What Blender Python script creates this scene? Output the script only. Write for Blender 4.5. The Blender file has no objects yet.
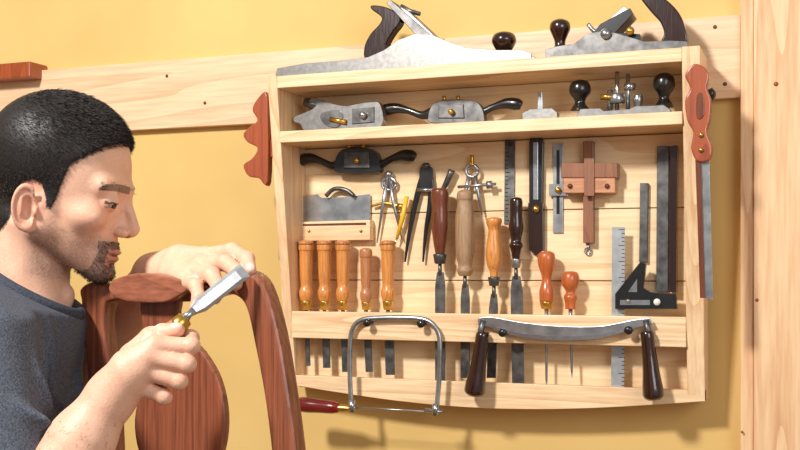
import bpy, bmesh, math, random
import numpy as np
from mathutils import Vector, Matrix
random.seed(4); np.random.seed(4)
scene=bpy.context.scene
scene.view_settings.view_transform='Standard'
FPX=1100.0; TH=math.radians(21); ST,CT=math.sin(TH),math.cos(TH)
D=2.05; HZ=270.0; H0=1.45
FW=Vector((-ST,CT,0)); RT=Vector((CT,ST,0)); CAM=Vector((0,-D,H0))
# ---------------- camera
cd=bpy.data.cameras.new('camera'); cam=bpy.data.objects.new('camera',cd)
scene.collection.objects.link(cam); scene.camera=cam
cam.location=CAM; cam.rotation_euler=(math.radians(90),0,TH)
cd.sensor_width=36; cd.lens=FPX/800*36; cd.shift_y=(HZ-225)/800
# ---------------- placement helpers (calibrated survey of real planes)
def onplane(u,v,pt,n):
    r=FW+RT*((u-400)/FPX)+Vector((0,0,(HZ-v)/FPX))
    s=(pt-CAM).dot(n)/r.dot(n)
    return CAM+r*s
def P(u,v,d): return onplane(u,v,Vector((0,-d,0)),Vector((0,1,0)))
def mpp(p): return (p-CAM).dot(FW)/FPX
def V(u,v,dep): return CAM+FW*dep+RT*((u-400)*dep/FPX)+Vector((0,0,(HZ-v)*dep/FPX))
# ---------------- materials
def lin(c):
    o=[]
    for x in c:
        x=x/255; o.append(x/12.92 if x<=.04045 else ((x+.055)/1.055)**2.4)
    return (o[0],o[1],o[2],1)
def newmat(name):
    m=bpy.data.materials.new(name); m.use_nodes=True
    return m,m.node_tree.nodes,m.node_tree.links,m.node_tree.nodes['Principled BSDF']
def noisy(name,c1,c2,scale=20,rough=.5,metal=0,bump=0.0,stretch=(1,1,1),coat=0,det=5):
    m,N,L,b=newmat(name)
    tc=N.new('ShaderNodeTexCoord'); mp=N.new('ShaderNodeMapping'); mp.inputs['Scale'].default_value=stretch
    L.new(tc.outputs['Object'],mp.inputs['Vector'])
    n=N.new('ShaderNodeTexNoise'); n.inputs['Scale'].default_value=scale; n.inputs['Detail'].default_value=det
    L.new(mp.outputs[0],n.inputs['Vector'])
    r=N.new('ShaderNodeValToRGB'); r.color_ramp.elements[0].position=.32; r.color_ramp.elements[1].position=.68
    r.color_ramp.elements[0].color=lin(c1); r.color_ramp.elements[1].color=lin(c2)
    L.new(n.outputs['Fac'],r.inputs['Fac']); L.new(r.outputs[0],b.inputs['Base Color'])
    b.inputs['Roughness'].default_value=rough; b.inputs['Metallic'].default_value=metal
    b.inputs['Coat Weight'].default_value=coat
    if bump:
        bp=N.new('ShaderNodeBump'); bp.inputs['Strength'].default_value=bump; bp.inputs['Distance'].default_value=.002
        L.new(n.outputs['Fac'],bp.inputs['Height']); L.new(bp.outputs[0],b.inputs['Normal'])
    return m
def wood(name,light,dark,axis='X',rough=.46,ring=9,coat=.06,amt=.55,st=.06):
    m,N,L,b=newmat(name)
    tc=N.new('ShaderNodeTexCoord'); mp=N.new('ShaderNodeMapping')
    s={'X':(st,1,1),'Z':(1,1,st),'Y':(1,st,1)}[axis]; mp.inputs['Scale'].default_value=s
    L.new(tc.outputs['Object'],mp.inputs['Vector'])
    w=N.new('ShaderNodeTexNoise'); w.inputs['Scale'].default_value=ring; w.inputs['Detail'].default_value=1.5; w.inputs['Distortion'].default_value=.3
    L.new(mp.outputs[0],w.inputs['Vector'])
    mul=N.new('ShaderNodeMath'); mul.operation='MULTIPLY'; mul.inputs[1].default_value=14; L.new(w.outputs['Fac'],mul.inputs[0])
    fr=N.new('ShaderNodeMath'); fr.operation='FRACT'; L.new(mul.outputs[0],fr.inputs[0])
    pw=N.new('ShaderNodeMath'); pw.operation='POWER'; pw.inputs[1].default_value=2.2; L.new(fr.outputs[0],pw.inputs[0])
    f=N.new('ShaderNodeTexNoise'); f.inputs['Scale'].default_value=ring*24; f.inputs['Detail'].default_value=4; L.new(mp.outputs[0],f.inputs['Vector'])
    add=N.new('ShaderNodeMath'); add.operation='MULTIPLY_ADD'; add.inputs[1].default_value=.38; L.new(pw.outputs[0],add.inputs[0]); L.new(f.outputs['Fac'],add.inputs[2])
    r=N.new('ShaderNodeValToRGB'); e=r.color_ramp.elements
    e[0].position=.38; e[1].position=.95; e[0].color=lin(light)
    dk=[light[i]*(1-amt)+dark[i]*amt for i in range(3)]; e[1].color=lin(dk)
    L.new(add.outputs[0],r.inputs['Fac']); L.new(r.outputs[0],b.inputs['Base Color'])
    mr=N.new('ShaderNodeMath'); mr.operation='MULTIPLY_ADD'; mr.inputs[1].default_value=.22; mr.inputs[2].default_value=rough-.1
    L.new(f.outputs['Fac'],mr.inputs[0]); L.new(mr.outputs[0],b.inputs['Roughness']); b.inputs['Coat Weight'].default_value=coat
    bp=N.new('ShaderNodeBump'); bp.inputs['Strength'].default_value=.14; bp.inputs['Distance'].default_value=.001
    L.new(f.outputs['Fac'],bp.inputs['Height']); L.new(bp.outputs[0],b.inputs['Normal'])
    return m
def attrmat(name,rough=.5,sss=0,spec=.5):
    m,N,L,b=newmat(name)
    a=N.new('ShaderNodeAttribute'); a.attribute_name='Col'
    n=N.new('ShaderNodeTexNoise'); n.inputs['Scale'].default_value=420; n.inputs['Detail'].default_value=5
    n2=N.new('ShaderNodeTexNoise'); n2.inputs['Scale'].default_value=45; n2.inputs['Detail'].default_value=5
    tc=N.new('ShaderNodeTexCoord'); L.new(tc.outputs['Object'],n.inputs['Vector']); L.new(tc.outputs['Object'],n2.inputs['Vector'])
    mx=N.new('ShaderNodeMix'); mx.data_type='RGBA'; mx.blend_type='OVERLAY'; mx.inputs['Factor'].default_value=.2
    L.new(a.outputs['Color'],mx.inputs['A']); L.new(n.outputs['Fac'],mx.inputs['B'])
    mx2=N.new('ShaderNodeMix'); mx2.data_type='RGBA'; mx2.blend_type='MULTIPLY'
    r=N.new('ShaderNodeValToRGB'); r.color_ramp.elements[0].position=.35; r.color_ramp.elements[1].position=.6
    r.color_ramp.elements[0].color=(.86,.77,.73,1); r.color_ramp.elements[1].color=(1,1,1,1); L.new(n2.outputs['Fac'],r.inputs['Fac'])
    mx2.inputs['Factor'].default_value=.5; L.new(mx.outputs['Result'],mx2.inputs['A']); L.new(r.outputs[0],mx2.inputs['B'])
    L.new(mx2.outputs['Result'],b.inputs['Base Color'])
    b.inputs['Roughness'].default_value=rough
    b.inputs['Subsurface Weight'].default_value=sss; b.inputs['Subsurface Radius'].default_value=(.01,.004,.002); b.inputs['Subsurface Scale'].default_value=.25
    b.inputs['Specular IOR Level'].default_value=spec
    bp=N.new('ShaderNodeBump'); bp.inputs['Strength'].default_value=.35; bp.inputs['Distance'].default_value=.001
    L.new(n.outputs['Fac'],bp.inputs['Height']); L.new(bp.outputs[0],b.inputs['Normal'])
    return m
M={}
M['wall']=noisy('wall_plaster',(212,176,106),(223,188,119),3,.8,bump=.05)
M['pineX']=wood('pine_x',(243,214,172),(190,130,78),'X',ring=8,amt=.5)
M['pineZ']=wood('pine_z',(243,212,170),(190,130,78),'Z',ring=8,amt=.5)
M['panel']=wood('pine_panel',(246,220,178),(204,150,94),'X',ring=6,amt=.45)
M['post']=wood('pine_post',(238,200,156),(186,118,70),'Z',ring=7,amt=.5)
M['cleat']=wood('cleat_wood',(236,202,164),(184,124,82),'X',ring=6,amt=.38)
M['tan']=wood('boxwood_handle',(222,150,76),(160,84,34),'Z',.34,30,.4)
M['tan2']=wood('beech_handle',(196,132,84),(130,72,38),'Z',.34,30,.3)
M['fence']=wood('gauge_fence',(208,150,110),(150,92,62),'X',.4,20,.2)
M['beam']=wood('gauge_beam',(152,98,68),(100,58,38),'Z',.4,20,.2)
M['brown']=wood('rosewood_handle',(120,60,34),(56,24,14),'Z',.3,30,.5)
M['cob']=wood('old_beech_handle',(172,138,104),(110,80,54),'Z',.5,30,.1)
M['dark']=wood('dark_rosewood',(50,22,15),(22,9,7),'Z',.2,20,.6)
M['red']=wood('cherry_handle',(170,84,48),(112,46,24),'Z',.3,14,.5)
M['dred']=noisy('red_lacquer',(96,14,12),(130,26,18),12,.2,coat=.6)
M['orange']=wood('orange_handle',(196,104,52),(150,66,28),'Z',.28,20,.5)
M['chair']=wood('mahogany',(148,84,58),(82,42,28),'Z',.36,16,.25,.7,.05)
M['chairX']=wood('mahogany_cross',(162,98,72),(98,52,36),'X',.36,12,.25,.7,.05)
M['steel']=noisy('tool_steel',(150,152,155),(192,193,195),40,.30,.9)
M['satin']=noisy('satin_steel',(174,177,181),(196,199,202),60,.33,.6)
M['bright']=noisy('polished_steel',(168,171,175),(192,195,198),90,.25,.92)
M['dsteel']=noisy('dark_steel',(80,78,78),(120,118,116),60,.40,.8)
M['iron']=noisy('grey_iron',(126,123,121),(148,145,142),120,.36,.88)
M['black']=noisy('japanned_black',(16,15,16),(34,32,32),30,.28,.1,coat=.4)
M['brass']=noisy('brass',(196,150,66),(222,180,92),40,.28,.9)
M['yellow']=noisy('yellow_paint',(226,178,40),(236,190,56),20,.4)
M['white']=noisy('white_mark',(225,225,220),(240,240,236),20,.5)
M['floor']=wood('floor_wood',(150,110,76),(90,60,40),'X',ring=3)
M['skin']=attrmat('skin',.46,.07,.4)
M['hair']=noisy('dark_hair',(28,22,19),(50,41,36),240,.75)
M['eye']=noisy('eye_white',(150,136,128),(170,156,148),20,.25)
M['iris']=noisy('eye_iris',(20,13,9),(36,22,14),90,.15)
M['shirt']=noisy('heather_shirt',(50,56,68),(98,104,116),520,.9,bump=.3,det=8)
M['collar']=noisy('shirt_collar',(38,43,54),(70,76,88),520,.9,bump=.3)
M['jeans']=noisy('denim',(38,52,84),(58,74,110),300,.9,bump=.2)
M['shoe']=noisy('shoe_leather',(50,32,22),(70,46,30),30,.5)
# ---------------- builder
def catmull(pts,n=6,closed=True):
    out=[];m=len(pts)
    rng=range(m) if closed else range(m-1)
    for i in rng:
        if closed: a,b,c,d=[np.array(pts[(i+k-1)%m],float) for k in range(4)]
        else: a,b,c,d=[np.array(pts[min(max(i+k-1,0),m-1)],float) for k in range(4)]
        for j in range(n):
            t=j/n
            out.append(tuple(.5*((2*b)+(-a+c)*t+(2*a-5*b+4*c-d)*t*t+(-a+3*b-3*c+d)*t**3)))
    if not closed: out.append(tuple(pts[-1]))
    return out
class B:
    def __init__(s,name): s.name=name; s.bm=bmesh.new(); s.mats=[]
    def mi(s,m):
        m=M[m] if isinstance(m,str) else m
        if m not in s.mats: s.mats.append(m)
        return s.mats.index(m)
    def box(s,x0,x1,y0,y1,z0,z1,m,bev=.0015):
        t=bmesh.new(); bmesh.ops.create_cube(t,size=1)
        for v in t.verts: v.co=Vector((x0+(v.co.x+.5)*(x1-x0),y0+(v.co.y+.5)*(y1-y0),z0+(v.co.z+.5)*(z1-z0)))
        if bev: bmesh.ops.bevel(t,geom=t.edges[:],offset=bev,segments=2,affect='EDGES',profile=.5)
        s.merge(t,m,False)
    def merge(s,t,m,smooth):
        k=s.mi(m); bmesh.ops.recalc_face_normals(t,faces=t.faces[:])
        for f in t.faces: f.material_index=k; f.smooth=smooth
        me=bpy.data.meshes.new('tmp'); t.to_mesh(me); t.free(); s.bm.from_mesh(me); bpy.data.meshes.remove(me)
    def prism(s,w,ext,m,bev=.0008,smooth=False):
        t=bmesh.new(); a=[t.verts.new(p) for p in w]
        f=t.faces.new(a); r=bmesh.ops.extrude_face_region(t,geom=[f])
        bmesh.ops.translate(t,vec=ext,verts=[e for e in r['geom'] if isinstance(e,bmesh.types.BMVert)])
        if bev:
            t.normal_update()
            ed=[e for e in t.edges if any(abs(g.normal.dot(ext.normalized()))>.95 for g in e.link_faces)]
            try: bmesh.ops.bevel(t,geom=ed,offset=bev,segments=3 if bev>.002 else 2,affect='EDGES',profile=.5,clamp_overlap=True)
            except Exception: pass
        s.merge(t,m,smooth)
    def poly(s,pts,d0,d1,m,sm=0,bev=.0008):
        """outline surveyed on the plane y=-d0 (front), extruded back to y=-d1"""
        if sm: pts=catmull(pts,sm)
        s.prism([P(u,v,d0) for u,v in pts],Vector((0,d0-d1,0)),m,bev)
    def lathe(s,a,b,prof,m,seg=20,sq=1,faces=False):
        ax=(b-a); L=ax.length; ax=ax/L
        q=Vector((0,1,0)) if abs(ax.y)<.8 else Vector((1,0,0))
        e1=ax.cross(q).normalized(); e2=ax.cross(e1).normalized()
        t=bmesh.new(); rings=[]
        for tt,r in prof:
            c=a+ax*(L*tt)
            rings.append([t.verts.new(c+e1*(r*math.cos(2*math.pi*k/seg))+e2*(r*sq*math.sin(2*math.pi*k/seg))) for k in range(seg)])
        for i in range(len(rings)-1):
            for k in range(seg):
                t.faces.new((rings[i][k],rings[i][(k+1)%seg],rings[i+1][(k+1)%seg],rings[i+1][k]))
        t.faces.new(rings[0]); t.faces.new(rings[-1][::-1])
        s.merge(t,m,not faces)
    def lp(s,u0,v0,u1,v1,prof,d,m,seg=20,sq=1,d1=None,sm=True,faces=False):
        a=P(u0,v0,d); b=P(u1,v1,d if d1 is None else d1); k=mpp(a)
        if sm and len(prof)>2:
            q=catmull(prof,4,False); prof=[(x,max(y,.05)) for x,y in q]
        s.lathe(a,b,[(t,r*k) for t,r in prof],m,seg,sq,faces)
    def tube(s,pts,rad,m,seg=10,sm=0,sqz=None):
        pts=[Vector(p) for p in pts]
        if not isinstance(rad,(list,tuple)): rad=[rad]*len(pts)
        if sm:
            q=catmull([tuple(p)+(r,) for p,r in zip(pts,rad)],sm,False)
            pts=[Vector(x[:3]) for x in q]; rad=[max(x[3],1e-4) for x in q]
        t=bmesh.new(); rings=[]; e=None
        for i,p in enumerate(pts):
            tg=(pts[min(i+1,len(pts)-1)]-pts[max(i-1,0)]).normalized()
            if e is None:
                q=Vector((0,1,0)) if abs(tg.y)<.8 else Vector((1,0,0)); e=tg.cross(q).normalized()
            e=(e-tg*e.dot(tg)).normalized(); f=tg.cross(e)
            z=sqz if sqz else 1
            rings.append([t.verts.new(p+e*(rad[i]*math.cos(2*math.pi*k/seg))+f*(z*rad[i]*math.sin(2*math.pi*k/seg))) for k in range(seg)])
        for i in range(len(rings)-1):
            for k in range(seg): t.faces.new((rings[i][k],rings[i][(k+1)%seg],rings[i+1][(k+1)%seg],rings[i+1][k]))
        t.faces.new(rings[0]); t.faces.new(rings[-1][::-1])
        s.merge(t,m,True)
    def tp(s,pts,r,d,m,seg=10,sm=0,sqz=None):
        w=[P(p[0],p[1],p[2] if len(p)>2 else d) for p in pts]; k=mpp(w[0])
        rr=[x*k for x in r] if isinstance(r,(list,tuple)) else r*k
        s.tube(w,rr,m,seg,sm,sqz)
    def done(s,parent=None):
        me=bpy.data.meshes.new(s.name); s.bm.to_mesh(me); s.bm.free()
        for m in s.mats: me.materials.append(m)
        o=bpy.data.objects.new(s.name,me); scene.collection.objects.link(o)
        if parent: o.parent=parent
        return o
def empty(name):
    o=bpy.data.objects.new(name,None); scene.collection.objects.link(o); return o
# ================= ROOM
b=B('wall_back'); b.box(-3.6,1.6,0,.1,0,2.8,'wall',0); b.done()
b=B('floor'); b.box(-3.6,1.6,-3.6,.1,-.1,0,'floor',0); b.done()
b=B('wall_left'); b.box(-3.7,-3.6,-3.6,.1,0,2.8,'wall',0); b.done()
b=B('french_cleat_rail'); b.box(-3.2,-.135,-.02,0,H0+.305,H0+.4516,'cleat')
for u,v in ((167,76),(205,103),(112,112),(715,27),(725,84)):
    p=P(u,v,.02); b.lathe(p+Vector((0,-.0008,0)),p+Vector((0,.004,0)),[(0,.0035),(1,.0035)],'brown',12)
b.done()
b=B('trim_1'); b.box(-.134,-.112,-.034,0,0,2.7,'post')
b.done()
b=B('trim_2'); b.box(-.1115,.30,-.04,0,0,2.7,'post')
for u,v,r in ((776,84,.004),(757,300,.003),(742,432,.002)):
    p=P(u,v,.04); b.lathe(p+Vector((0,-.0006,0)),p+Vector((0,.004,0)),[(0,r),(1,r)],'red',12)
b.done()
b=B('wall_shelf_end'); a=P(-150,63,.06); c=P(30,75,.06)
b.box(a.x,c.x,-.06,0,H0+(HZ-77)*mpp(c)*1.0,H0+(HZ-61)*mpp(c),'red',.003); b.done()
# ================= CABINET
XL,XR=-1.0,-.19; ZT,ZB=.374,-.229
def dF(z): return .16-(ZT-z)/(ZT-ZB)*.085
cab=B('wall_tool_cabinet')
TL,TR=.02,.03
for x0,x1 in ((XL,XL+TL),(XR-TR,XR)):
    pts=[Vector((x0,-.0205,H0+ZT)),Vector((x0,-.16,H0+ZT)),Vector((x0,-dF(ZB),H0+ZB)),Vector((x0,-.0205,H0+ZB))]
    cab.prism(pts,Vector((x1-x0,0,0)),'pineZ',.0015)
cab.box(XL+TL,XR-TR,-.158,-.0205,H0+ZT-.024,H0+ZT-.0005,'pineX')
cab.box(XL+TL,XR-TR,-.148,-.034,H0+.246,H0+.268,'pineX')
zs=[.350,.245,.112,-.02,-.135,-.222]
for i in range(len(zs)-1):
    cab.box(XL+TL,XR-TR,-.035,-.0205,H0+zs[i+1]+.0008,H0+zs[i]-.0008,'panel',.0012)
cab.box(XL+TL,XR-TR,-.089,-.035,H0-.100,H0-.083,'pineX')
cab.box(XL+TL,XR-TR,-.0955,-.082,H0-.134,H0-.0815,'pineX')
n=24
lo=[Vector((XL+(XR-XL)*i/n,-.0765,H0-.228-.030*math.sin(math.pi*i/n))) for i in range(n+1)]
cab.prism([Vector((XL,-.0765,H0-.21))]+lo+[Vector((XR,-.0765,H0-.21))],Vector((0,.018,0)),'pineX',.001)
cab.box(XL+TL,XR-TR,-.06,-.0205,H0-.235,H0-.222,'pineX')
cab.done()
BPd=.035
# ================= bench chisels
HPROF=[(0,.3),(.015,.8),(.06,1.0),(.16,1.0),(.2,.9),(.45,.86),(.62,.8),(.75,.72),(.84,.92),(.92,.9),(1,.7)]
def tool(name,u,v0,v1,r,m,prof=HPROF,d=.066,vb=None,bw=None,um=None,ferr='brass',bm_='steel',hoop=None,shank=None,ub=None):
    b=B(name)
    um=u if um is None else um
    vf=v1-(v1-v0)*.13 if ferr else v1
    b.lp(u,v0,um,vf,[(t,x*r) for t,x in prof],d,m)
    if hoop: b.lp(u,v0+1.5,u,v0+5,[(0,r*1.04),(1,r*1.04)],d,hoop,sm=False)
    if ferr: b.lp(um,vf,um,v1,[(0,r*.72),(.1,r*.75),(.9,r*.6),(1,r*.5)],d,ferr,sm=False)
    if vb:
        ub=um if ub is None else ub
        if bw:
            vs=v1+(8 if v1<300 else 2)
            def at(v): return um+(ub-um)*(v-v1)/(vb-v1)
            b.lp(um,v1-1,at(vs),vs+3,[(0,1.8),(1,2.2)],d,bm_,sm=False)
            b.poly([(at(vs)-bw*.32,vs),(at(vs)+bw*.32,vs),(at(vs+14)+bw*.5,vs+14),(ub+bw*.5,vb),(ub-bw*.5,vb),(at(vs+14)-bw*.5,vs+14)],d+.0018,d-.0018,bm_,bev=.0005)
        else:
            b.lp(um,v1-1,ub,vb,[(0,2.2),(.2,1.6),(.9,1.2),(1,.2)],d,bm_,sm=False)
    return b.done()
for u,vb,bw in ((306,366,4),(324.5,368,7),(343,372,6),(388,375,9)):
    tool('bench_chisel',u,240,310,7.6,'tan',vb=vb,bw=bw,hoop='tan2',ub=u+2,bm_='dsteel')
tool('bench_chisel',366,248,310,6.4,'tan2',vb=372,bw=7,ub=369,bm_='dsteel')
tool('mortise_chisel',440,188,264,9.2,'brown',prof=[(0,.3),(.02,.85),(.08,1.),(.3,.9),(.55,.95),(.8,.75),(.92,.6),(1,.5)],vb=386,bw=10,d=.07,bm_='dsteel',ferr='dsteel')
tool('corncob_rasp',465,190,276,9.6,'cob',prof=[(0,.4),(.03,.8),(.1,.86),(.14,.78),(.3,1.),(.5,1.02),(.75,.95),(.88,.7),(.94,.86),(1,.6)],vb=378,bw=9,d=.07,bm_='dsteel',ferr=None)
tool('paring_chisel',494,217,286,8.2,'tan',prof=[(0,.4),(.03,.9),(.1,.95),(.2,.7),(.3,.75),(.6,1.),(.8,.85),(.9,.55),(1,.5)],vb=378,bw=9,d=.068,ub=491,ferr='dsteel',bm_='dsteel')
tool('cabinet_screwdriver',516,197,268,7.4,'dark',prof=[(0,.3),(.03,.8),(.12,.9),(.3,.85),(.5,1.),(.7,.7),(.78,.95),(.86,.7),(1,.5)],vb=383,bw=12,d=.068,ub=518,ferr='steel',bm_='dsteel')
tool('awl',546.5,251,309,9,'orange',prof=[(0,.4),(.04,.85),(.15,1.),(.3,.9),(.5,.55),(.62,.55),(.8,.8),(1,.75)],vb=388,d=.066,ferr='brass')
tool('awl',570.5,271,309,9,'orange',prof=[(0,.4),(.05,.8),(.18,1.),(.36,.95),(.55,.5),(.68,.75),(.85,.6),(1,.6)],vb=378,d=.066,ferr=None,ub=572)
# ================= dividers / calipers
b=B('wing_dividers'); d=.045
b.lp(389,171,389,178,[(0,2),(.3,4),(.7,4),(1,2)],d,'steel')
b.tp([(388,178),(383,205),(377,243)],[2.6,2,.6],d,'steel'); b.tp([(390,178),(394,205),(402,240)],[2.6,2,.6],d,'steel')
b.tp([(372,206),(385,203),(399,206)],1.4,d,'brass',sm=5); b.lp(398,206,404,207,[(0,3),(1,3)],d,'brass',sm=False)
b.tp([(389+7*math.cos(a),184+6*math.sin(a)) for a in np.linspace(0,6.28,20)],1.6,d,'steel'); b.done()
b=B('marking_knife'); b.tp([(407,196),(403,216),(397,238)],[2.2,2.6,1.6],.05,'yellow'); b.tp([(397,238),(394,248)],[1.2,.4],.05,'steel'); b.done()
b=B('outside_calipers'); d=.045
b.lp(426,163,426,169,[(0,3),(.5,4.5),(1,3)],d,'dsteel')
for s_ in (1,-1):
    if s_<0: k=[(426,168),(431,182),(430,205),(426,230),(423,262)]
    else: k=[(426,168),(420,185),(415,205),(409,235),(405,262)]
    b.tp(k,[3.6,3.2,3.,2.2,1.],d,'black',sm=5,sqz=.4)
b.lp(417,190,434,190,[(0,2),(1,2)],d+.002,'steel',sm=False)
b.poly([(420,168),(432,168),(430,190),(421,190)],d+.003,d-.003,'black',sm=4); b.done()
b=B('spring_dividers'); d=.05
b.lp(472,155,472,166,[(0,3),(.3,2),(1,3)],d,'brass')
b.tp([(472+6*math.cos(a),171+6*math.sin(a)) for a in np.linspace(0,6.28,20)],1.8,d,'steel')
b.tp([(469,176),(466,190),(459,215)],[2.4,2.2,.8],d,'steel'); b.tp([(475,176),(478,192),(482,215)],[2.4,2.2,.8],d,'steel')
b.tp([(458,187),(496,184)],1.5,d+.004,'steel'); b.lp(487,185,492,184.6,[(0,4),(1,4)],d+.004,'steel',sm=False); b.done()
b=B('scratch_awl'); b.tp([(452,170),(446,184),(441,192)],[3.5,3,2],.05,'dsteel',sm=3); b.done()
# ================= squares, rules, bevels
b=B('steel_straightedge'); b.poly([(505,139),(515,139),(514,224),(504,224)],.0385,BPd+.0002,'dsteel',bev=.0003)
for i in range(21):
    vv=140+i*4; l=5 if i%4==0 else 3
    b.poly([(505,vv),(505+l,vv),(505+l,vv+.8),(505,vv+.8)],.0389,.0381,'black',bev=0)
b.lathe(P(510,145,.0395),P(510,145,.037),[(0,.003),(1,.003)],'black',12); b.done()
b=B('sliding_bevel'); b.poly([(531,137),(541,137),(543,142),(542,205),(529,205),(529,142)],.048,.0352,'black',bev=.001)
b.poly([(533,142),(538,142),(538,200),(533,200)],.0495,.047,'bright'); b.poly([(528,203),(543,203),(543,250),(536,255),(529,250)],.05,.0352,'dark')
b.lathe(P(536,209,.056),P(536,209,.045),[(0,.006),(1,.007)],'brass'); b.done()
b=B('slotted_depth_gauge'); b.poly([(553,143),(563,143),(563,233),(553,233)],.039,.0352,'steel',bev=.0004)
b.poly([(556.5,150),(559.5,150),(559.5,214),(556.5,214)],.0396,.0385,'black',bev=0)
b.poly([(549,184),(568,184),(568,196),(549,196)],.045,.038,'bright'); b.lathe(P(558,190,.052),P(558,190,.044),[(0,.005),(1,.006)],'brass'); b.done()
b=B('marking_gauge'); b.poly([(583,141),(593,141),(593,243),(583,243)],.055,.0352,'beam',bev=.001)
b.poly([(561,163),(617,163),(617,178),(561,178)],.068,.036,'beam',bev=.002); b.poly([(563,178),(615,178),(615,193),(563,193)],.066,.038,'fence',bev=.002)
b.poly([(584,158),(594,158),(594,196),(584,196)],.0705,.064,'beam')
for u in (570,607): b.lathe(P(u,186,.0695),P(u,186,.064),[(0,.0045),(1,.0045)],'brown',12)
b.tp([(588,243),(588,252)],1,.045,'steel'); b.tp([(588+3*math.cos(t),251+3.5*math.sin(t)) for t in np.linspace(0,6.28,16)],.9,.04,'steel',6); b.done()
b=B('steel_rule'); b.poly([(612,227),(625,227),(624,399),(611,399)],.0615,.060,'satin',bev=.0003)
for i in range(42):
    v=229+i*4; l=6 if i%4==0 else 3
    b.poly([(624.6-l,v),(624.6,v),(624.6,v+.9),(624.6-l,v+.9)],.0619,.0612,'dsteel',bev=0)
b.done()
b=B('combination_square')
b.poly([(615,294),(640,262),(646,264),(643,288),(650,292),(676,294),(677,309),(615,309)],.075,.062,'black',bev=.001)
b.poly([(628,292),(637,279),(637,292)],.0756,.074,'steel',bev=0)
b.lathe(P(657,302,.079),P(657,302,.072),[(0,.006),(1,.006)],'white'); b.lathe(P(628,301,.078),P(628,301,.072),[(0,.004),(1,.004)],'bright')
b.poly([(620,300),(650,300),(650,305),(620,305)],.0755,.0745,'bright',bev=0)
b.done()
b=B('try_square_blade'); b.poly([(640,183),(648,183),(647,262),(639,262)],.045,.0352,'dsteel'); b.done()
b=B('flat_file'); b.poly([(657,146),(669,146),(668,292),(656,292)],.044,.0352,'dsteel'); b.done()
b=B('wooden_straightedge'); b.poly([(670,146),(677,145),(676,292),(669,292)],.06,.0352,'dark'); b.done()
# ================= scraper
b=B('card_scraper'); b.poly([(299,197),(318,194),(322,198),(345,197),(370,194),(370,224),(299,224)],.043,.040,'steel',bev=.0004)
b.poly([(299,222),(370,220),(370,240),(299,241)],.056,.0352,'pineX',bev=.001)
b.poly([(303,224),(366,222.5),(366,225),(303,226)],.0565,.055,'brown',bev=0)
b.tp([(326,196),(334,189),(346,190),(354,196)],2.2,.05,'dsteel',sm=4)
for u in (309,361): b.lathe(P(u,231,.058),P(u,231,.05),[(0,.003),(1,.003)],'brass',12)
b.done()
# ================= spokeshaves
def shave(name,u0,u1,v0,v1,vc,d,body,bu0,bu1,bt,bb,mw,mb):
    b=B(name); c=(u0+u1)/2; w=(u1-u0)/2
    L_=[(-1,-.0,4.2),(-.93,-2,6.),(-.78,-3,5.2),(-.6,0,3.4),(-.42,5,4),(-.25,3,6),(0,2,6),(.25,3,6),(.42,5,4),(.6,0,3.4),(.78,-3,5.2),(.93,-2,6.),(1,0,4.2)]
    b.tp([(c+t*w,vc(t)+dy) for t,dy,r in L_],[r for _,_,r in L_],d,mw,sm=5,sqz=.6)
    b.poly([(bu0,bb-6),(bu0+4,bt+5),(bu0+14,bt),(bu1-14,bt),(bu1-4,bt+5),(bu1,bb-6),(bu1-5,bb),(bu0+5,bb)],d+.012,d-.008,mb,sm=3)
    b.poly([(c-12,bt+4),(c+12,bt+4),(c+13,bb-5),(c-13,bb-5)],d+.015,d+.01,body,bev=.001)
    for s_ in (-1,1): b.lathe(P(c+s_*7,bt+1,d+.006),P(c+s_*7,bt-4,d+.006),[(0,.004),(1,.004)],'brass')
    b.lathe(P(c,(bt+bb)/2,d+.024),P(c,(bt+bb)/2,d+.012),[(0,.005),(1,.006)],'brass')
    return b.done()
shave('spokeshave',381,521,100,122,lambda t:109-3*t,.075,'dsteel',428,484,100,123,'black','dsteel')
shave('spokeshave',298,415,147,173,lambda t:160-2*t,.052,'dsteel',334,380,148,173,'black','black')
# ================= rabbet plane
b=B('rabbet_plane')
pts=[(294,117),(303,113),(312,109),(316,104),(308,101),(316,98),(330,103),(345,106),(356,104),(370,102),(380,104),(381,127),(345,129),(312,131),(304,131),(300,124),(294,122)]
b.poly(pts,.105,.085,'iron',sm=3,bev=.001)
b.poly([(322,113),(338,110),(343,117),(338,127),(327,126),(321,120)],.107,.1,'dsteel',sm=4)
b.poly([(352,109),(374,107),(374,122),(352,124)],.1075,.1,'dsteel',bev=.001)
b.lathe(P(363,115,.115),P(363,115,.105),[(0,.006),(1,.008)],'steel')
b.lp(305,102,322,107,[(0,4),(.5,5.5),(1,3)],.095,'dsteel'); b.tp([(330,119),(346,122)],2.5,.108,'brass')
b.done()
b=B('side_rabbet_scribe'); b.poly([(522,113),(530,109),(552,108),(557,112),(557,119),(522,121)],.09,.07,'iron',bev=.001)
b.poly([(538,92),(542,92),(543,117),(537,117)],.083,.078,'bright'); b.done()
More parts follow.
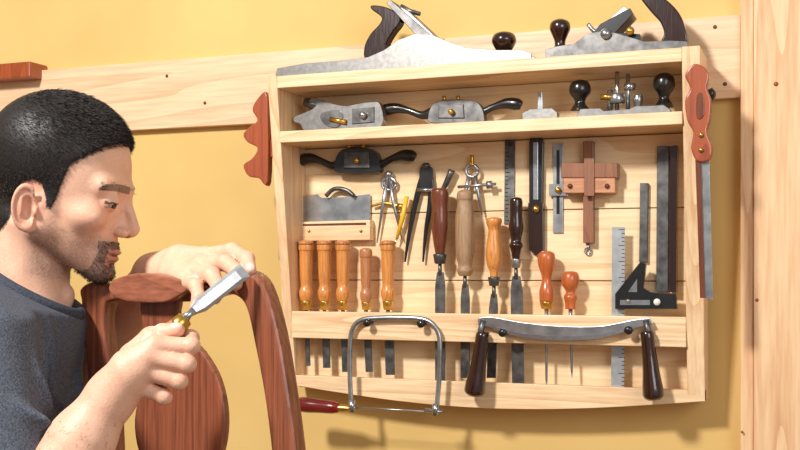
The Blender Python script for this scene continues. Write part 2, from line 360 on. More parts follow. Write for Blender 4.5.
# ================= router plane
b=B('router_plane')
b.poly([(576,117),(580,109),(600,108),(604,111),(630,109),(636,106),(664,105),(670,109),(671,113)],.13,.06,'iron',bev=.001)
KN=[(0,.3),(.06,.75),(.2,1.),(.42,1.),(.6,.6),(.75,.5),(.9,.8),(1,.9)]
b.lp(580,80,580,111,[(t,x*10.5) for t,x in KN],.1,'black'); b.lp(664,73,664,108,[(t,x*10.5) for t,x in KN],.1,'black')
for u,v,r in ((617,71,2.2),(628,74,2.2),(610,90,3)):
    b.lp(u,v,u,110,[(0,r),(1,r)],.1,'bright',sm=False)
b.lp(617,94,617,104,[(0,7),(.1,8),(.9,8),(1,7)],.105,'bright',sm=False); b.lp(630,84,630,90,[(0,6),(1,6)],.1,'bright',sm=False)
b.lp(638,95,638,108,[(0,4),(.4,5),(1,3)],.11,'steel'); b.lp(601,97,612,97,[(0,3),(1,3)],.11,'brass',sm=False)
b.done()
# ================= bench planes on top
zt=H0+ZT+.0006
b=B('jointer_plane')
pts=[(280,76),(282,70),(310,65),(350,62),(372,59),(388,52),(402,42),(418,36),(436,37),(452,44),(470,50),(500,52),(525,52),(534,55),(534,66),(400,74)]
w=[P(u,v,.105) for u,v in pts]
for y0,y1 in ((.125,.121),(.069,.065)):
    ww=[Vector((p.x,-y0,max(p.z,zt))) for p in w[:-2]]+[Vector((w[-3].x,-y0,zt))]+[Vector((w[0].x,-y0,zt))]
    ww=[p for i,p in enumerate(ww) if i==0 or (p-ww[i-1]).length>1e-4]
    b.prism(ww[:-1] if (ww[-1]-ww[0]).length<1e-4 else ww,Vector((0,y0-y1,0)),'iron',.0006)
b.box(w[0].x,w[-3].x,-.121,-.069,zt,zt+.006,'iron')
b.poly([(366,60),(364,47),(370,34),(379,24),(381,17),(371,9),(372,5),(386,7),(398,14),(400,22),(392,33),(386,45),(387,60)],.108,.084,'dark',sm=4,bev=.003)
b.poly([(386,3),(391,0),(400,8),(432,36),(424,44)],.115,.075,'dsteel',bev=.001)
b.poly([(396,4),(408,10),(440,40),(434,46)],.11,.08,'iron',bev=.002); b.tp([(401,6),(410,11),(420,14)],2.2,.1,'dsteel')
b.poly([(410,42),(440,40),(452,62),(400,64)],.115,.075,'dsteel')
b.lp(504,32,504,57,[(0,4),(.1,10),(.35,12.5),(.6,10),(.8,7),(1,8)],.095,'dark')
b.done()
b=B('smoothing_plane')
pts=[(546,50),(556,47),(575,44),(588,34),(606,31),(625,36),(645,42),(672,41),(688,42)]
w=[P(u,v,.12) for u,v in pts]
for y0,y1 in ((.125,.121),(.069,.065)):
    ww=[Vector((p.x,-y0,max(p.z,zt+.002))) for p in w]+[Vector((w[-1].x,-y0,zt)),Vector((w[0].x,-y0,zt))]
    b.prism(ww,Vector((0,y0-y1,0)),'dsteel',.0006)
b.box(w[0].x,w[-1].x,-.121,-.069,zt,zt+.006,'black')
b.lp(560,19,560,51,[(0,3),(.1,9),(.3,10.5),(.5,8),(.7,5.5),(.88,6),(1,9)],.1,'dark')
b.poly([(586,42),(600,24),(622,12),(630,8),(633,14),(616,32),(640,34),(642,44)],.118,.074,'black',bev=.001)
b.poly([(596,30),(624,6),(629,10),(603,40)],.112,.082,'steel',bev=.001)
b.tp([(588,24),(597,32),(611,22),(625,14)],[2,2.5,2.5,2],.112,'bright',sm=4); b.lathe(P(606,34,.13),P(606,34,.11),[(0,.009),(1,.011)],'steel')
b.lathe(P(630,31,.128),P(630,31,.11),[(0,.007),(1,.008)],'brass')
b.poly([(643,2),(640,-4),(650,-7),(664,-2),(677,10),(684,24),(686,43),(662,43),(664,33),(660,22),(652,13)],.108,.084,'dark',sm=4,bev=.003)
b.done()
# ================= drawknife
b=B('drawknife'); d=.112
up=[(478,318),(492,317),(520,322),(560,326),(600,326),(632,320),(650,318)]; lo=[(653,324),(636,328),(600,337),(560,339),(520,336),(492,328),(478,325)]
b.poly(catmull(up,4,False)+catmull(lo,4,False),d,d-.005,'steel',bev=.0008)
b.poly(catmull([(494,326),(520,333),(560,336),(600,334),(634,326)],4,False)+catmull([(634,328.5),(600,338),(560,340.5),(520,337),(494,329.5)],4,False),d+.0006,d-.003,'bright',bev=0)
HP=[(0,5.5),(.06,7),(.3,7),(.6,8.5),(.85,10.5),(.95,10),(1,6)]
b.tp([(484,320),(481,330),(481,346)],[3.5,3.5,3],d-.003,'dsteel'); b.lp(483,332,474,396,HP,d-.003,'dark')
b.tp([(646,320),(648,330),(648,346)],[3.5,3.5,3],d-.003,'dsteel'); b.lp(647,331,654,400,HP,d-.003,'dark')
b.done()
for u,v in ((502,333),(628,330.5),(366,323),(420,324)):
    pg=B('hanging_peg'); p=P(u,v,.122); q=p.copy(); q.y=-.0955
    pg.lathe(p,q,[(0,.004),(.08,.0075),(.25,.0075),(.3,.0045),(1,.0045)],'black',14); pg.done()
# ================= coping saw
b=B('coping_saw'); d=.108
b.tp([(352,412),(350,380),(350,345),(353,328),(362,320),(380,318),(412,318),(428,321),(437,330),(440,345),(439,380),(436,414)],2.6,d,'steel',sm=5,sqz=.8)
b.tp([(346,407),(436,412)],.9,d,'steel'); b.lp(352,400,352,412,[(0,3.5),(1,3.5)],d,'bright',sm=False); b.lp(436,404,435,415,[(0,3.5),(1,3.5)],d,'bright',sm=False)
b.lp(425,410,443,412,[(0,2),(1,2)],d,'steel',sm=False)
b.lp(297,404,340,408,[(0,4),(.05,7),(.25,7.8),(.5,7),(.8,6.5),(.95,5),(1,4)],d,'dred'); b.lp(338,408,350,408.5,[(0,4.5),(.6,3.5),(1,2.5)],d,'brass')
b.done()
# ================= saws hung at the sides
b=B('dovetail_saw')
b.poly([(693,64),(703,66),(709,75),(707,88),(711,100),(710,118),(707,132),(712,147),(709,160),(697,161),(691,148),(693,132),(687,120),(685,100),(690,88),(685,75)],.180,.161,'red',sm=4,bev=.003)
b.poly([(697,95),(703,95),(704,115),(697,118)],.1815,.178,'brown',sm=3)
b.poly([(697,150),(709,150),(713,300),(701,297)],.172,.1705,'steel',bev=.0003); b.poly([(695,150),(701,150),(705,298),(700,298)],.1745,.169,'brown',bev=.0005)
for v in (135,150): b.lathe(P(701,v,.183),P(701,v,.178),[(0,.004),(1,.004)],'brass',12)
p=P(693,80,.161); b.lathe(p+Vector((0,-.004,0)),Vector((p.x-.006,-dF(p.z-H0)+.0005,p.z)),[(0,.004),(1,.004)],'dsteel',10)
b.done()
b=B('knob_hook'); p=P(716,94,.10); b.lathe(p,Vector((XR+.0003,p.y,p.z)),[(0,.004),(.3,.012),(.7,.008),(1,.005)],'black'); b.done()
b=B('tenon_saw')
b.poly([(266,92),(268,120),(267,182),(258,178),(248,176),(243,165),(252,158),(257,148),(247,142),(243,134),(250,126),(257,120),(252,110),(256,100)],.12,.10,'red',sm=4,bev=.003)
p=P(266,150,.11); b.box(XL-.0065,XL-.005,-.10,-.03,H0+.02,p.z+.03,'steel',.0003); b.box(XL-.009,XL-.003,-.04,-.028,H0+.02,p.z+.03,'brown',.0005)
b.box(p.x-.01,XL-.0005,-.112,-.09,p.z-.015,p.z+.02,'red',.002); b.done()
# ================= CHAIR
cA=V(88,300,1.33); cB=V(288,300,1.17); dirc=(cB-cA); dirc.z=0; dirc.normalize(); nc=Vector((-dirc.y,dirc.x,0))
if nc.y<0: nc=-nc
def C(u,v): return onplane(u,v,cA,nc)
b=B('side_chair')
outer=[(80,300),(79,289),(90,282),(110,284),(124,278),(150,275),(182,278),(200,283),(222,277),(241,271),(254,274),(265,290),(277,332),(287,390),(295,450),(300,520)]
inner=[(276,520),(270,450),(263,395),(253,342),(245,308),(235,296),(222,295),(203,300),(180,302),(130,301),(112,301),(105,306),(103,324),(107,360),(112,420),(116,520)]
left=[(96,520),(90,420),(85,360),(81,325)]
pts=catmull(outer,4,False)+catmull(inner,4,False)+catmull(left,4,False)
b.prism([C(u,v) for u,v in pts],nc*.022,'chair',.005)
b.prism([C(u,v)-nc*.012 for u,v in catmull([(122,279),(150,273),(186,279),(199,286),(178,300),(160,303),(128,300),(116,290)],4)],nc*.03,'chairX',.005)
sp=[(138,298),(172,298),(173,315),(180,334),(198,352),(214,380),(221,415),(218,450),(204,485),(200,510),(215,545),(140,545),(152,505),(148,480),(134,452),(130,420),(137,385),(143,350),(138,325)]
b.prism([C(u,v)+nc*.006 for u,v in catmull(sp,4)],nc*.010,'chair',.003)
zs_=.90; tb=.45
lA=C(106,520)+nc*.011; lB=C(288,520)+nc*.011
for p,sg in ((lA,-1),(lB,1)):
    b.tube([p+Vector((0,0,.01)),Vector((p.x,p.y,zs_)),Vector((p.x,p.y,.7)),Vector((p.x,p.y,tb+.002))],[.014,.02,.018,.015],'chair',8,4)
s0=Vector((lA.x,lA.y,zs_)); s1=Vector((lB.x,lB.y,zs_))
f0=s0+nc*.36-dirc*.06; f1=s1+nc*.36+dirc*.06
b.prism([s0-Vector((0,0,.06)),s1-Vector((0,0,.06)),f1-Vector((0,0,.06)),f0-Vector((0,0,.06))],Vector((0,0,.06)),'chair',.004)
b.prism([s0+nc*.02,s1+nc*.02,f1-nc*.015,f0-nc*.015],Vector((0,0,.03)),'tan2',.01)
c0=C(175,545)+nc*.011; b.tube([c0+Vector((0,0,.01)),Vector((c0.x,c0.y,zs_-.01))],[.035,.05],'chair',8,0,.3)
for p,sg in ((f0,-1),(f1,1)):
    q=p-nc*.03-dirc*.03*sg
    b.tube([q+Vector((0,0,-.03)),q+dirc*.02*sg+nc*.015+Vector((0,0,-.12)),q+Vector((0,0,-.28)),q+dirc*.012*sg+nc*.012+Vector((0,0,tb-zs_+.012)),q+dirc*.012*sg+nc*.012+Vector((0,0,tb-zs_+.001))],[.026,.028,.014,.024,.02],'chair',12,4)
b.done()
b=B('assembly_platform'); z3=Vector((0,0,1))
e0=s0-nc*.035-dirc*.03;e1=s1-nc*.035+dirc*.09;e2=f1+nc*.06+dirc*.03;e3=f0+nc*.06+dirc*.03
def lev(p,z): return Vector((p.x,p.y,z))
b.prism([lev(p,tb-.04) for p in (e0,e1,e2,e3)],z3*.04,'pineX',.003)
mid=(e0+e1+e2+e3)/4
for p in (e0,e1,e2,e3):
    q=p+(mid-p)*.15; b.box(q.x-.025,q.x+.025,q.y-.025,q.y+.025,0,tb-.04,'pineZ',.002)
b.done()
# ================= SDF TOOLS
def grid(lo,hi,h):
    ax=[np.arange(lo[i],hi[i]+h,h,dtype=np.float32) for i in range(3)]
    return np.meshgrid(*ax,indexing='ij')
def smin(a,b,k):
    h=np.clip(.5+.5*(b-a)/k,0,1); return b*(1-h)+a*h-k*h*(1-h)
def smax(a,b,k): return -smin(-a,-b,k)
def ell(X,Y,Z,c,r):
    x=(X-c[0]);y=(Y-c[1]);z=(Z-c[2])
    k0=np.sqrt((x/r[0])**2+(y/r[1])**2+(z/r[2])**2); k1=np.sqrt((x/r[0]**2)**2+(y/r[1]**2)**2+(z/r[2]**2)**2)+1e-9
    return k0*(k0-1)/k1
def cap(X,Y,Z,a,b,ra,rb):
    a=np.array(a,np.float32);b=np.array(b,np.float32); d=b-a; L=float((d*d).sum())+1e-12
    t=np.clip(((X-a[0])*d[0]+(Y-a[1])*d[1]+(Z-a[2])*d[2])/L,0,1)
    return np.sqrt((X-a[0]-t*d[0])**2+(Y-a[1]-t*d[1])**2+(Z-a[2]-t*d[2])**2)-(ra+(rb-ra)*t)
def nets(F,lo,h):
    ins=F<0
    c=[ins[i:F.shape[0]-1+i,j:F.shape[1]-1+j,k:F.shape[2]-1+k] for i in (0,1) for j in (0,1) for k in (0,1)]
    s=sum(x.astype(np.int8) for x in c); act=(s>0)&(s<8)
    I=np.argwhere(act); acc=np.zeros((len(I),3)); cnt=np.zeros(len(I))
    cor=[(i,j,k) for i in (0,1) for j in (0,1) for k in (0,1)]
    val={q:F[I[:,0]+q[0],I[:,1]+q[1],I[:,2]+q[2]].astype(float) for q in cor}
    for q in cor:
        for ax in range(3):
            if q[ax]==0:
                p=list(q);p[ax]=1;p=tuple(p); fa,fb=val[q],val[p]; m=(fa<0)!=(fb<0)
                t=np.where(m,fa/np.where(m,fa-fb,1),0)
                pos=np.tile(np.array(q,float),(len(I),1)); pos[:,ax]+=t
                acc+=pos*m[:,None]; cnt+=m
    verts=(I+acc/cnt[:,None])*h+np.array(lo)
    idx=-np.ones(act.shape,int); idx[act]=np.arange(len(I)); faces=[]
    for ax in range(3):
        o=[a for a in range(3) if a!=ax]
        sl0=[slice(None)]*3; sl1=[slice(None)]*3; sl0[ax]=slice(0,-1); sl1[ax]=slice(1,None)
        a=ins[tuple(sl0)]; bb=ins[tuple(sl1)]; E=np.argwhere(a!=bb)
        ok=(E[:,o[0]]>0)&(E[:,o[1]]>0)&(E[:,o[0]]<F.shape[o[0]]-1)&(E[:,o[1]]<F.shape[o[1]]-1); E=E[ok]
        if not len(E): continue
        def g(d0,d1):
            e=E.copy(); e[:,o[0]]+=d0; e[:,o[1]]+=d1; return idx[e[:,0],e[:,1],e[:,2]]
        q=np.stack([g(-1,-1),g(0,-1),g(0,0),g(-1,0)],1)
        fl=~a[E[:,0],E[:,1],E[:,2]]
        if ax==1: fl=~fl
        q[fl]=q[fl][:,::-1]; faces.append(q)
    return verts,np.concatenate(faces)
def mk(name,verts,faces,mat,parent,col=None,smooth=True,mods=1):
    me=bpy.data.meshes.new(name); me.from_pydata(verts.tolist(),[],faces.tolist())
    me.materials.append(mat)
    me.polygons.foreach_set('use_smooth',[smooth]*len(me.polygons))
    if col is not None:
        at=me.color_attributes.new('Col','FLOAT_COLOR','POINT')
        at.data.foreach_set('color',np.concatenate([col,np.ones((len(col),1))],1).astype(np.float32).ravel())
    me.update()
    o=bpy.data.objects.new(name,me); scene.collection.objects.link(o); o.parent=parent
    if mods:
        m=o.modifiers.new('s','SMOOTH'); m.factor=.5; m.iterations=mods
    return o
man=empty('man')
R3=np.array([[CT,-ST,0],[ST,CT,0],[0,0,1]])
def toW(v): return v@R3.T+np.array(CAM)
def c(u,v,d): return ((u-400)*d/FPX,d,(HZ-v)*d/FPX)
# ---- HEAD (local: x forward, y left, z up, origin eye level)
hh=.0014; lo=(-.125,-.10,-.225); hi=(.135,.10,.145)
X,Y,Z=grid(lo,hi,hh); A=np.abs(Y)
F=ell(X,A,Z,(-.010,0,.036),(.094,.075,.084))
F=smin(F,ell(X,A,Z,(.034,0,-.022),(.053,.055,.070)),.03)
F=smin(F,cap(X,A,Z,(.004,.050,-.050),(.071,.012,-.091),.015,.014),.022)
F=smin(F,cap(X,A,Z,(.0,.05,-.03),(.004,.052,-.050),.02,.015),.02)
F=smin(F,ell(X,A,Z,(.079,0,-.093),(.014,.018,.012)),.014)
F=smin(F,cap(X,A,Z,(.084,.0,.018),(.068,.044,.016),.0105,.0105),.012)
F=smin(F,ell(X,A,Z,(.058,.046,-.026),(.020,.015,.014)),.018)
F=smin(F,ell(X,A,Z,(.074,0,-.066),(.017,.026,.020)),.016)
F=smax(F,-ell(X,A,Z,(.101,.033,.000),(.021,.019,.012)),.010)
# nose
F=smin(F,cap(X,A,Z,(.085,0,.012),(.1080,0,-.028),.0056,.0060),.009)
F=smin(F,cap(X,A,Z,(.086,0,-.026),(.1040,0,-.0340),.0095,.0070),.008)
F=smin(F,ell(X,A,Z,(.0945,.0112,-.0370),(.0100,.0055,.0068)),.003)
F=smax(F,-ell(X,A,Z,(.0985,.0065,-.0447),(.006,.003,.004)),.002)
# lips
F=smin(F,ell(X,A,Z,(.0880,0,-.0640),(.0072,.021,.0038)),.004)
F=smin(F,ell(X,A,Z,(.0866,0,-.0728),(.0075,.018,.0046)),.004)
F=smax(F,-ell(X,A,Z,(.098,0,-.0686),(.0135,.025,.0009)),.002)
F=smax(F,-ell(X,A,Z,(.097,0,-.0825),(.010,.022,.0038)),.007)
# neck
F=smin(F,cap(X,Y,Z,(-.026,0,-.05),(-.004,0,-.165),.050,.050),.012)
F=smin(F,cap(X,Y,Z,(-.004,0,-.165),(-.015,0,-.26),.050,.056),.012)
F=smin(F,cap(X,A,Z,(-.024,.050,-.055),(.030,.018,-.180),.010,.010),.012)
F=smin(F,ell(X,A,Z,(.040,0,-.135),(.010,.010,.014)),.010)
# eyelids
eyc=(.0745,.0315,-.001)
lid=np.sqrt((X-eyc[0])**2+(A-eyc[1])**2+(Z-eyc[2])**2)-.0140
F=smin(F,lid,.004)
F=smax(F,-ell(X,A,Z,(eyc[0]+.013,eyc[1]+.001,-.0056),(.013,.0135,.0030)),.0012)
# ears
a_=math.radians(26); tl=math.radians(10); ES=.84
ex,ey,ez=(-.010,.0770,-.032)
px=(X-ex)/ES;py=(A-ey)/ES;pz=(Z-ez)/ES
q1=-px*math.cos(a_)+py*math.sin(a_); q3=px*math.sin(a_)+py*math.cos(a_)
q1r=q1*math.cos(tl)-pz*math.sin(tl); q2=q1*math.sin(tl)+pz*math.cos(tl); q1=q1r
ear=ell(q1,q3,q2,(0,0,0),(.018,.0060,.031))
ear=smax(ear,-ell(q1,q3,q2,(-.003,.007,-.001),(.0115,.0095,.020)),.0015)
rr=(np.sqrt((q1/.0175)**2+((q2-.001)/.031)**2)-1)*.021
hel=np.sqrt(rr**2+(q3-.004)**2)-.0031
hel=np.where(q1<-.012,hel+.003,hel)
ear=smin(ear,hel,.002)
ear=smin(ear,ell(q1,q3,q2,(.006,.003,.003),(.0030,.004,.016)),.002)
ear=smin(ear,ell(q1,q3,q2,(-.006,.001,-.028),(.009,.0055,.009)),.004)
ear=smin(ear,ell(q1,q3,q2,(-.014,.004,-.005),(.004,.005,.007)),.003)
ear=ear*ES
# hair cap
hx=[-.14,-.075,-.050,-.036,-.026,-.010,.002,.006,.018,.024,.030,.044,.060,.075,.12]
hz=[-.085,-.082,-.074,-.054,-.006,.002,-.002,-.028,-.028,.002,.030,.044,.062,.074,.080]
def hairf(x,a,z): return z-np.interp(x,hx,hz)
Hm=np.clip(hairf(X,A,Z)/.010,0,1)*(Z>-.1)
F=F-Hm*(.0014+.0050*np.clip((Z-.03)/.09,0,1))
F=smin(F,ear,.003)
hv,hf=nets(F,lo,hh)
n=len(hv); x,y,z=hv[:,0],hv[:,1],hv[:,2]; a=np.abs(y)
L3=lambda cc:np.array(lin(cc)[:3])
skin=L3((227,180,153)); skinR=L3((209,142,119)); lipc=L3((184,118,104)); hairc=L3((28,23,21))
col=np.tile(skin,(n,1))
def blend(col,cc,w): w=np.clip(w,0,1)[:,None]; return col*(1-w)+cc*w
px=x-ex;pz=z-ez
isear=(a>.066)&((px/.023)**2+(pz/.034)**2<1)
col=blend(col,skinR,.35*np.exp(-((x-.058)**2+(a-.046)**2+(z+.03)**2)/.0005))
col=blend(col,skinR,.3*np.exp(-((x-.108)**2+(z+.033)**2)/.0002))
col=blend(col,skinR,isear*.5)
col=blend(col,skinR,.4*np.exp(-((x-.078)**2+(a-.034)**2+(z+.012)**2)/.00012))
rn=np.random.rand(n)
stub=np.clip((-.040-z+.25*np.maximum(.03-x,0))/.022,0,1)*np.clip((x+.012)/.02,0,1)*np.clip((z+.125)/.02,0,1)
col=blend(col,L3((124,96,84)),stub*(.30+.3*rn)*(~isear))
def mzone(x,a,z):
    m=(x>.066)&(a<.030)&(z<-.0505-.12*np.maximum(a-.012,0))&(z>-.0595-.14*np.maximum(a-.012,0))
    g=(z<-.084+.35*np.maximum(a-.012,0))&(z>-.118)&(a<.027)&(x>.050)
    s=(a>.021)&(a<.029)&(z<-.056)&(z>-.095)&(x>.062)
    l=(a<.007)&(z<-.079)&(z>-.088)&(x>.06)
    return m|g|s|l
brz=lambda x,a,z:(x>.056)&(np.abs(z-(.0180-.14*np.maximum(a-.034,0)))<.0048-.05*np.maximum(a-.036,0))&(a>.009)&(a<.054)
lips=(x>.083)&(a<.020)&(z<-.0598)&(z>-.0785); col=blend(col,lipc,lips*.65)
col=blend(col,hairc,mzone(x,a,z)*.5); col=blend(col,hairc,brz(x,a,z)*.65)
re=np.sqrt((x-eyc[0])**2+(a-eyc[1]-.001)**2+(z-eyc[2])**2)
lash=(re<.0154)&(z>-.0048)&(z<-.0016)&(x>eyc[0]+.001); col=blend(col,hairc,lash*.85)
lash2=(re<.0152)&(z<-.0078)&(z>-.0095)&(x>eyc[0]+.001); col=blend(col,L3((130,86,72)),lash2*.6)
hm=np.clip(hairf(x,a,z)/.004,0,1)*(z>-.1)*(~isear)
col=blend(col,hairc,hm)
up_p=math.radians(13); yaw=math.radians(2); HS=.92
hd=1.32
fdir=np.array([math.cos(yaw)*math.cos(up_p),-math.sin(yaw)*math.cos(up_p),-math.sin(up_p)])
udir=np.array([math.cos(yaw)*math.sin(up_p),-math.sin(yaw)*math.sin(up_p),math.cos(up_p)])
ldir=np.cross(udir,fdir)
HM=np.stack([fdir,ldir,udir],1)*HS; hc=np.array(c(60,189,hd))
def headW(v): return toW(v@HM.T+hc)
head=mk('head',headW(hv),hf,M['skin'],man,col,mods=1)
def facen(v,f):
    fc=v[f]; nr=np.cross(fc[:,2]-fc[:,0],fc[:,3]-fc[:,1]); nr/=(np.linalg.norm(nr,axis=1)+1e-12)[:,None]; return fc.mean(1),nr
cen,nr=facen(hv,hf)
sgn=1
if (nr*cen).sum()<0: nr=-nr; sgn=-1
def strands(mask,count,length,flow,w,jit,name,mat='hair',cen=cen,nr=nr,tw=headW):
    id_=np.random.choice(np.where(mask)[0],count); p=cen[id_]+np.random.normal(0,.0005,(count,3)); nn=nr[id_]
    d=nn*flow[3]+np.array(flow[:3])+np.random.normal(0,jit,(count,3))
    d/=np.linalg.norm(d,axis=1)[:,None]; ll=length(p)*np.random.uniform(.6,1.15,count)
    sd=np.cross(d,np.random.normal(0,1,(count,3))); sd/=np.linalg.norm(sd,axis=1)[:,None]
    mid=p+d*ll[:,None]*.5+nn*.0006; tip=p+d*ll[:,None]+np.array([.0,0,-.12])*ll[:,None]*.6
    b0=p-sd*w-nn*.001; b1=p+sd*w-nn*.001; m0=mid-sd*w*.8; m1=mid+sd*w*.8
    vv=np.stack([b0,b1,m1,m0,tip],1).reshape(-1,3); k=np.arange(count)*5
    me=bpy.data.meshes.new(name)
    fs=[(i,i+1,i+2,i+3) for i in k]+[(i+3,i+2,i+4) for i in k]
    me.from_pydata(tw(vv).tolist(),[],fs); me.materials.append(M[mat]); 
    o=bpy.data.objects.new(name,me); scene.collection.objects.link(o); o.parent=man
cx,cy,cz=cen[:,0],np.abs(cen[:,1]),cen[:,2]
ise=((cx-ex)/.023)**2+((cz-ez)/.034)**2<1
hmask=(hairf(cx,cy,cz)>.0005)&(cz>-.1)&(~(ise&(cy>.066)))
strands(hmask,42000,lambda p:.0030+.0075*np.clip((p[:,2]-.03)/.08,0,1),(.75,0,-.20,.26),.00034,.10,'hair')
strands(mzone(cx,cy,cz),1900,lambda p:.0042+0*p[:,0],(.1,0,-.8,.45),.00026,.3,'beard')
jaw=(cz<-.046+.25*np.clip(.03-cx,0,1))&(cx>-.002)&(cz>-.112)&(cy>.012)&(~ise)
strands(jaw,5000,lambda p:.0013+0*p[:,0],(.1,0,-.6,.6),.00010,.3,'stubble')
strands(brz(cx,cy,cz),1300,lambda p:.006+0*p[:,0],(-.7,0,.05,.25),.0003,.2,'eyebrows')
b=B('eyes')
for s_ in (-1,1):
    ec=np.array([eyc[0],s_*eyc[1],eyc[2]]); g=np.array([.90,s_*.18,-.40]); g/=np.linalg.norm(g)
    def sph(cc,r,m):
        t=bmesh.new(); bmesh.ops.create_uvsphere(t,u_segments=24,v_segments=16,radius=r*HS)
        w_=Vector(headW(np.array([cc]))[0]); bmesh.ops.translate(t,vec=w_,verts=t.verts[:]); b.merge(t,m,True)
    sph(ec,.0126,'eye'); sph(ec+g*.0062,.0074,'iris')
b.done(man)
# ---- SHIRT
h=.004; lo=(-.82,1.0,-.66); hi=(-.28,1.66,.02)
X,Y,Z=grid(lo,hi,h)
def E(cc,r): return ell(X,Y,Z,cc,r)
F=E(c(-20,402,1.31),(.118,.175,.23))
F=smin(F,E(c(-30,540,1.31),(.120,.165,.25)),.05)
F=smin(F,cap(X,Y,Z,c(-16,336,1.17),c(2,334,1.46),.058,.058),.05)
F=smin(F,E(c(14,332,1.31),(.072,.12,.046)),.04)
rc=np.array(c(33,290,1.31))
F=smin(F,cap(X,Y,Z,c(30,300,1.31),c(-8,350,1.31),.056,.09),.03)
F=smin(F,cap(X,Y,Z,c(-18,342,1.155),c(-6,486,1.115),.058,.060),.02)
F=smin(F,cap(X,Y,Z,c(4,338,1.47),c(58,392,1.50),.052,.048),.025)
def ridge(p,q): return np.maximum(0,np.sin(p))**q
wr=.011*ridge(50*(X*.75+Z*.95+.22*np.sin(Y*16)+.03*np.sin(Z*40)),2)*np.clip(.4+.8*np.sin(19*(Z-X)+3*np.sin(Y*9)),0,1)
wr=wr+.010*ridge(64*(Z*.55-X*.75+Y*.3)+2*np.sin(Z*22),3)*np.clip(.2+.8*np.sin(15*Y+20*Z),0,1)
fade=np.clip((np.sqrt((X-rc[0])**2+(Y-rc[1])**2+(Z-rc[2])**2)-.06)/.06,0,1)
F=F+(.005-wr)*fade
nv=np.array([.030,0,.055]); nv/=np.linalg.norm(nv)
F=smax(F,((X-rc[0])*nv[0]+(Z-rc[2])*nv[2]),.004)
F=smax(F,-(Z+.63),.004)
sv,sf=nets(F,lo,h); mk('t_shirt',toW(sv),sf,M['shirt'],man,mods=2)
b=B('shirt_collar'); ring=[]
for t in np.linspace(0,2*math.pi,49):
    q=rc+np.array([.054*math.cos(t),.055*math.sin(t),-.054*.030/.055*math.cos(t)]); ring.append(Vector(toW(q[None])[0]))
b.tube(ring,.0078,'collar',12); b.done(man)
# ---- ARMS + HANDS
def chain(ch,k=.003):
    G=None
    for (p,r),(q,s_) in zip(ch[:-1],ch[1:]):
        Cc=cap(X,Y,Z,p,q,r,s_); G=Cc if G is None else smin(G,Cc,k)
    return G
nailc=L3((236,202,190))
def limb(name,arm,fingers,lo,hi,h,dorsal):
    global X,Y,Z
    X,Y,Z=grid(lo,hi,h); F=None
    for chn,k in arm:
        G=chain(chn,.01 if k>.015 else .004); F=G if F is None else smin(F,G,k)
    out=F; nl=[]
    for f in fingers:
        G=chain(f,.002)
        for i in (1,2):
            q,r=f[i]; G=smin(G,ell(X,Y,Z,q,(r*1.07,)*3),.003)
        a0=np.array(f[2][0]); a1=np.array(f[3][0]); ax=(a1-a0)/np.linalg.norm(a1-a0)
        dd=np.array(dorsal,float); dd-=ax*dd.dot(ax); dd/=np.linalg.norm(dd)
        nc_=a1+dd*f[3][1]*.86+ax*.0015; nl.append((nc_,ax,dd))
        out=smin(out,smin(F,G,.006),.0012)
    v,f=nets(out,lo,h)
    cl=np.tile(skin,(len(v),1))
    for fg in fingers:
        for i in (0,1,2,3):
            q=np.array(fg[i][0]); cl=blend(cl,skinR,(.28 if i<3 else .5)*np.exp(-((v-q)**2).sum(1)/.00012))
    for nc_,ax,dd in nl:
        w=v-nc_; la=w@ax; ld=w@dd; ls=np.sqrt(np.maximum((w**2).sum(1)-la**2-ld**2,0))
        cl=blend(cl,nailc,((la/.0060)**2+(ls/.0046)**2<1)*(ld>-.003)*.85)
    mk(name,toW(v),f,M['skin'],man,cl,mods=2)
    cn,nn=facen(v,f); return cn,nn*sgn
def ch(*a,du=0,dv=0): return [(c(q[0]+du,q[1]+dv,q[2]),q[3]) for q in a]
def chs(*a): return ch(*a,du=-5,dv=5)
R=[(ch((-10,478,1.125,.036),(2,575,1.10,.040)),.02),
   (ch((2,575,1.10,.041),(44,505,1.11,.041),(82,440,1.125,.032),(112,394,1.13,.0230)),.02),
   (chs((116,391,1.13,.021),(135,362,1.125,.018),(160,340,1.122,.0098)),.011),
   (chs((116,391,1.128,.021),(135,368,1.12,.017),(154,352,1.118,.0098)),.011),
   (chs((117,393,1.13,.019),(132,375,1.125,.016),(148,365,1.12,.0098)),.011),
   (chs((118,395,1.132,.017),(130,384,1.13,.013),(141,379,1.125,.0092)),.011),
   (chs((122,380,1.138,.016),(138,352,1.15,.0135),(156,333,1.146,.0105)),.010)]
Rf=[chs((160,340,1.122,.0098),(196,341,1.124,.0086),(196,333,1.150,.0080),(179,326,1.166,.0073)),
    chs((154,352,1.118,.0100),(192,359,1.119,.0088),(190,354,1.150,.0082),(171,343,1.166,.0074)),
    chs((148,365,1.12,.0098),(184,376,1.121,.0085),(180,371,1.150,.0079),(161,358,1.164,.0072)),
    chs((141,379,1.125,.0092),(169,392,1.126,.0076),(166,387,1.148,.0071),(150,374,1.16,.0064)),
    chs((138,352,1.15,.0120),(156,333,1.146,.0100),(168,328,1.140,.0092),(182,325,1.134,.0080))]
cn,nn=limb('right_arm',R,Rf,(-.50,1.04,-.38),(-.175,1.19,-.02),.0015,(0,-.5,1))
m=(cn[:,2]<-.15)&(cn[:,2]>-.32)&(cn[:,0]>-.40)
strands(m,700,lambda p:.008+0*p[:,0],(-.3,0,-.6,.25),.00013,.3,'forearm_hair',cen=cn,nr=nn,tw=toW)
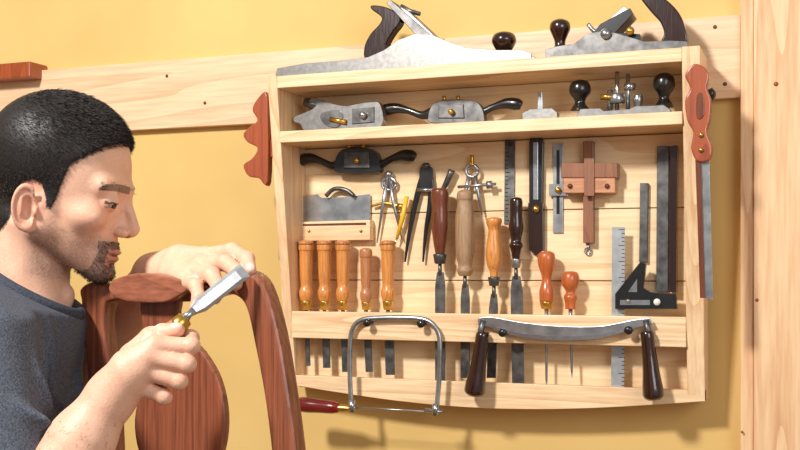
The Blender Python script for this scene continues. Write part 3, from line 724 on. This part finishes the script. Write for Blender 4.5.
Lh=[(ch((24,362,1.49,.040),(80,404,1.50,.039)),.02),
    (ch((80,404,1.50,.039),(106,357,1.46,.037),(134,305,1.41,.030),(154,275,1.36,.0240)),.02),
    (ch((154,273,1.36,.021),(180,260,1.32,.017),(205,256,1.285,.0100)),.011),
    (ch((154,274,1.36,.021),(180,264,1.31,.017),(202,264,1.27,.0102)),.011),
    (ch((155,276,1.355,.019),(176,270,1.305,.015),(194,272,1.26,.0100)),.011),
    (ch((156,278,1.355,.017),(172,275,1.30,.013),(184,280,1.255,.0094)),.011),
    (ch((160,275,1.35,.016),(180,285,1.32,.013),(196,290,1.29,.0102)),.010)]
Lf=[ch((205,256,1.285,.0100),(232,251,1.252,.0088),(247,259,1.222,.0081),(250,270,1.201,.0073)),
    ch((202,264,1.27,.0102),(226,263,1.230,.0090),(237,272,1.208,.0083),(236,284,1.196,.0073)),
    ch((194,272,1.26,.0100),(212,275,1.216,.0088),(219,287,1.198,.0080),(215,298,1.190,.0071)),
    ch((184,280,1.255,.0094),(196,286,1.215,.0078),(199,297,1.200,.0072),(195,307,1.195,.0064)),
    ch((180,285,1.32,.0115),(196,290,1.29,.0100),(206,292,1.268,.0093),(215,292,1.245,.0080))]
limb('left_arm',Lh,Lf,(-.50,1.16,-.26),(-.14,1.56,.06),.0018,(.3,-1,.2))
# ---- legs and shoes
h=.009; lo=(-.80,1.0,-1.45); hi=(-.30,1.62,-.48); X,Y,Z=grid(lo,hi,h)
F=ell(X,Y,Z,(-.55,1.31,-.66),(.125,.175,.16))
for yy in (1.21,1.41):
    F=smin(F,cap(X,Y,Z,(-.56,yy,-.72),(-.57,yy,-1.0),.085,.060),.03)
    F=smin(F,cap(X,Y,Z,(-.57,yy,-1.0),(-.61,yy,-1.37),.060,.05),.03)
F=smax(F,Z+.56,.005)
v,f=nets(F,lo,h); mk('jeans',toW(v),f,M['jeans'],man)
F=None
for yy in (1.20,1.42):
    G=smin(cap(X,Y,Z,(-.64,yy,-1.40),(-.48,yy,-1.415),.045,.036),cap(X,Y,Z,(-.61,yy,-1.32),(-.62,yy,-1.4),.046,.045),.02)
    F=G if F is None else np.minimum(F,G)
F=smax(F,-(Z+1.447),.003)
v,f=nets(F,lo,h); mk('shoes',toW(v),f,M['shoe'],man)
# ---- held chisel
b=B('paring_chisel_in_use'); 
p0=V(245,270,1.180); p1=V(191,313,1.148); hp=V(184,319,1.144); he=V(119,380,1.148)
ax=(p1-p0).normalized(); sd=ax.cross(FW).normalized(); th=ax.cross(sd).normalized()
if th.dot(FW)>0: th=-th
w=.0088
t=bmesh.new(); secs=[]
for pt,ww,tt in ((p0,w,.0006),(p0+(p1-p0).normalized()*.010,w,.0034),(p1-ax*.014,w*.95,.0038),(p1-ax*.003,.0045,.0040),(p1,.0040,.0038)):
    secs.append([t.verts.new(pt+sd*ww),t.verts.new(pt+sd*ww*.6+th*tt),t.verts.new(pt-sd*ww*.6+th*tt),t.verts.new(pt-sd*ww)])
for i in range(4):
    for k in range(4): t.faces.new((secs[i][k],secs[i][(k+1)%4],secs[i+1][(k+1)%4],secs[i+1][k]))
t.faces.new(secs[0]); t.faces.new(secs[-1][::-1]); b.merge(t,'satin',False)
b.lathe(p1-ax*.004+th*.002,hp,[(0,.0042),(.5,.0035),(1,.006)],'bright',14)
b.lathe(V(186,318,1.145),V(178,326,1.144),[(0,.006),(.1,.0085),(.85,.0095),(1,.0095)],'brass',18)
b.lathe(V(178,326,1.144),he,[(0,.0095),(.15,.0118),(.5,.013),(.9,.0135),(1,.009)],'tan2',18)
b.done()
# ================= LIGHTS
def area(name,loc,tgt,size,e,colr):
    l=bpy.data.lights.new(name,'AREA'); l.energy=e; l.size=size; l.color=colr
    o=bpy.data.objects.new(name,l); scene.collection.objects.link(o); o.location=loc
    o.rotation_euler=(Vector(tgt)-Vector(loc)).to_track_quat('-Z','Y').to_euler(); return o
area('softbox_key',(-1.3,-2.5,3.0),(-.6,0,1.5),.30,94,(1,.975,.935))
area('softbox_fill',(1.3,-2.4,2.2),(-.7,-.3,1.4),1.2,24,(1,.985,.96))
wd=bpy.data.worlds.new('world'); scene.world=wd; wd.use_nodes=True
wd.node_tree.nodes['Background'].inputs[0].default_value=(1,.985,.96,1); wd.node_tree.nodes['Background'].inputs[1].default_value=.33
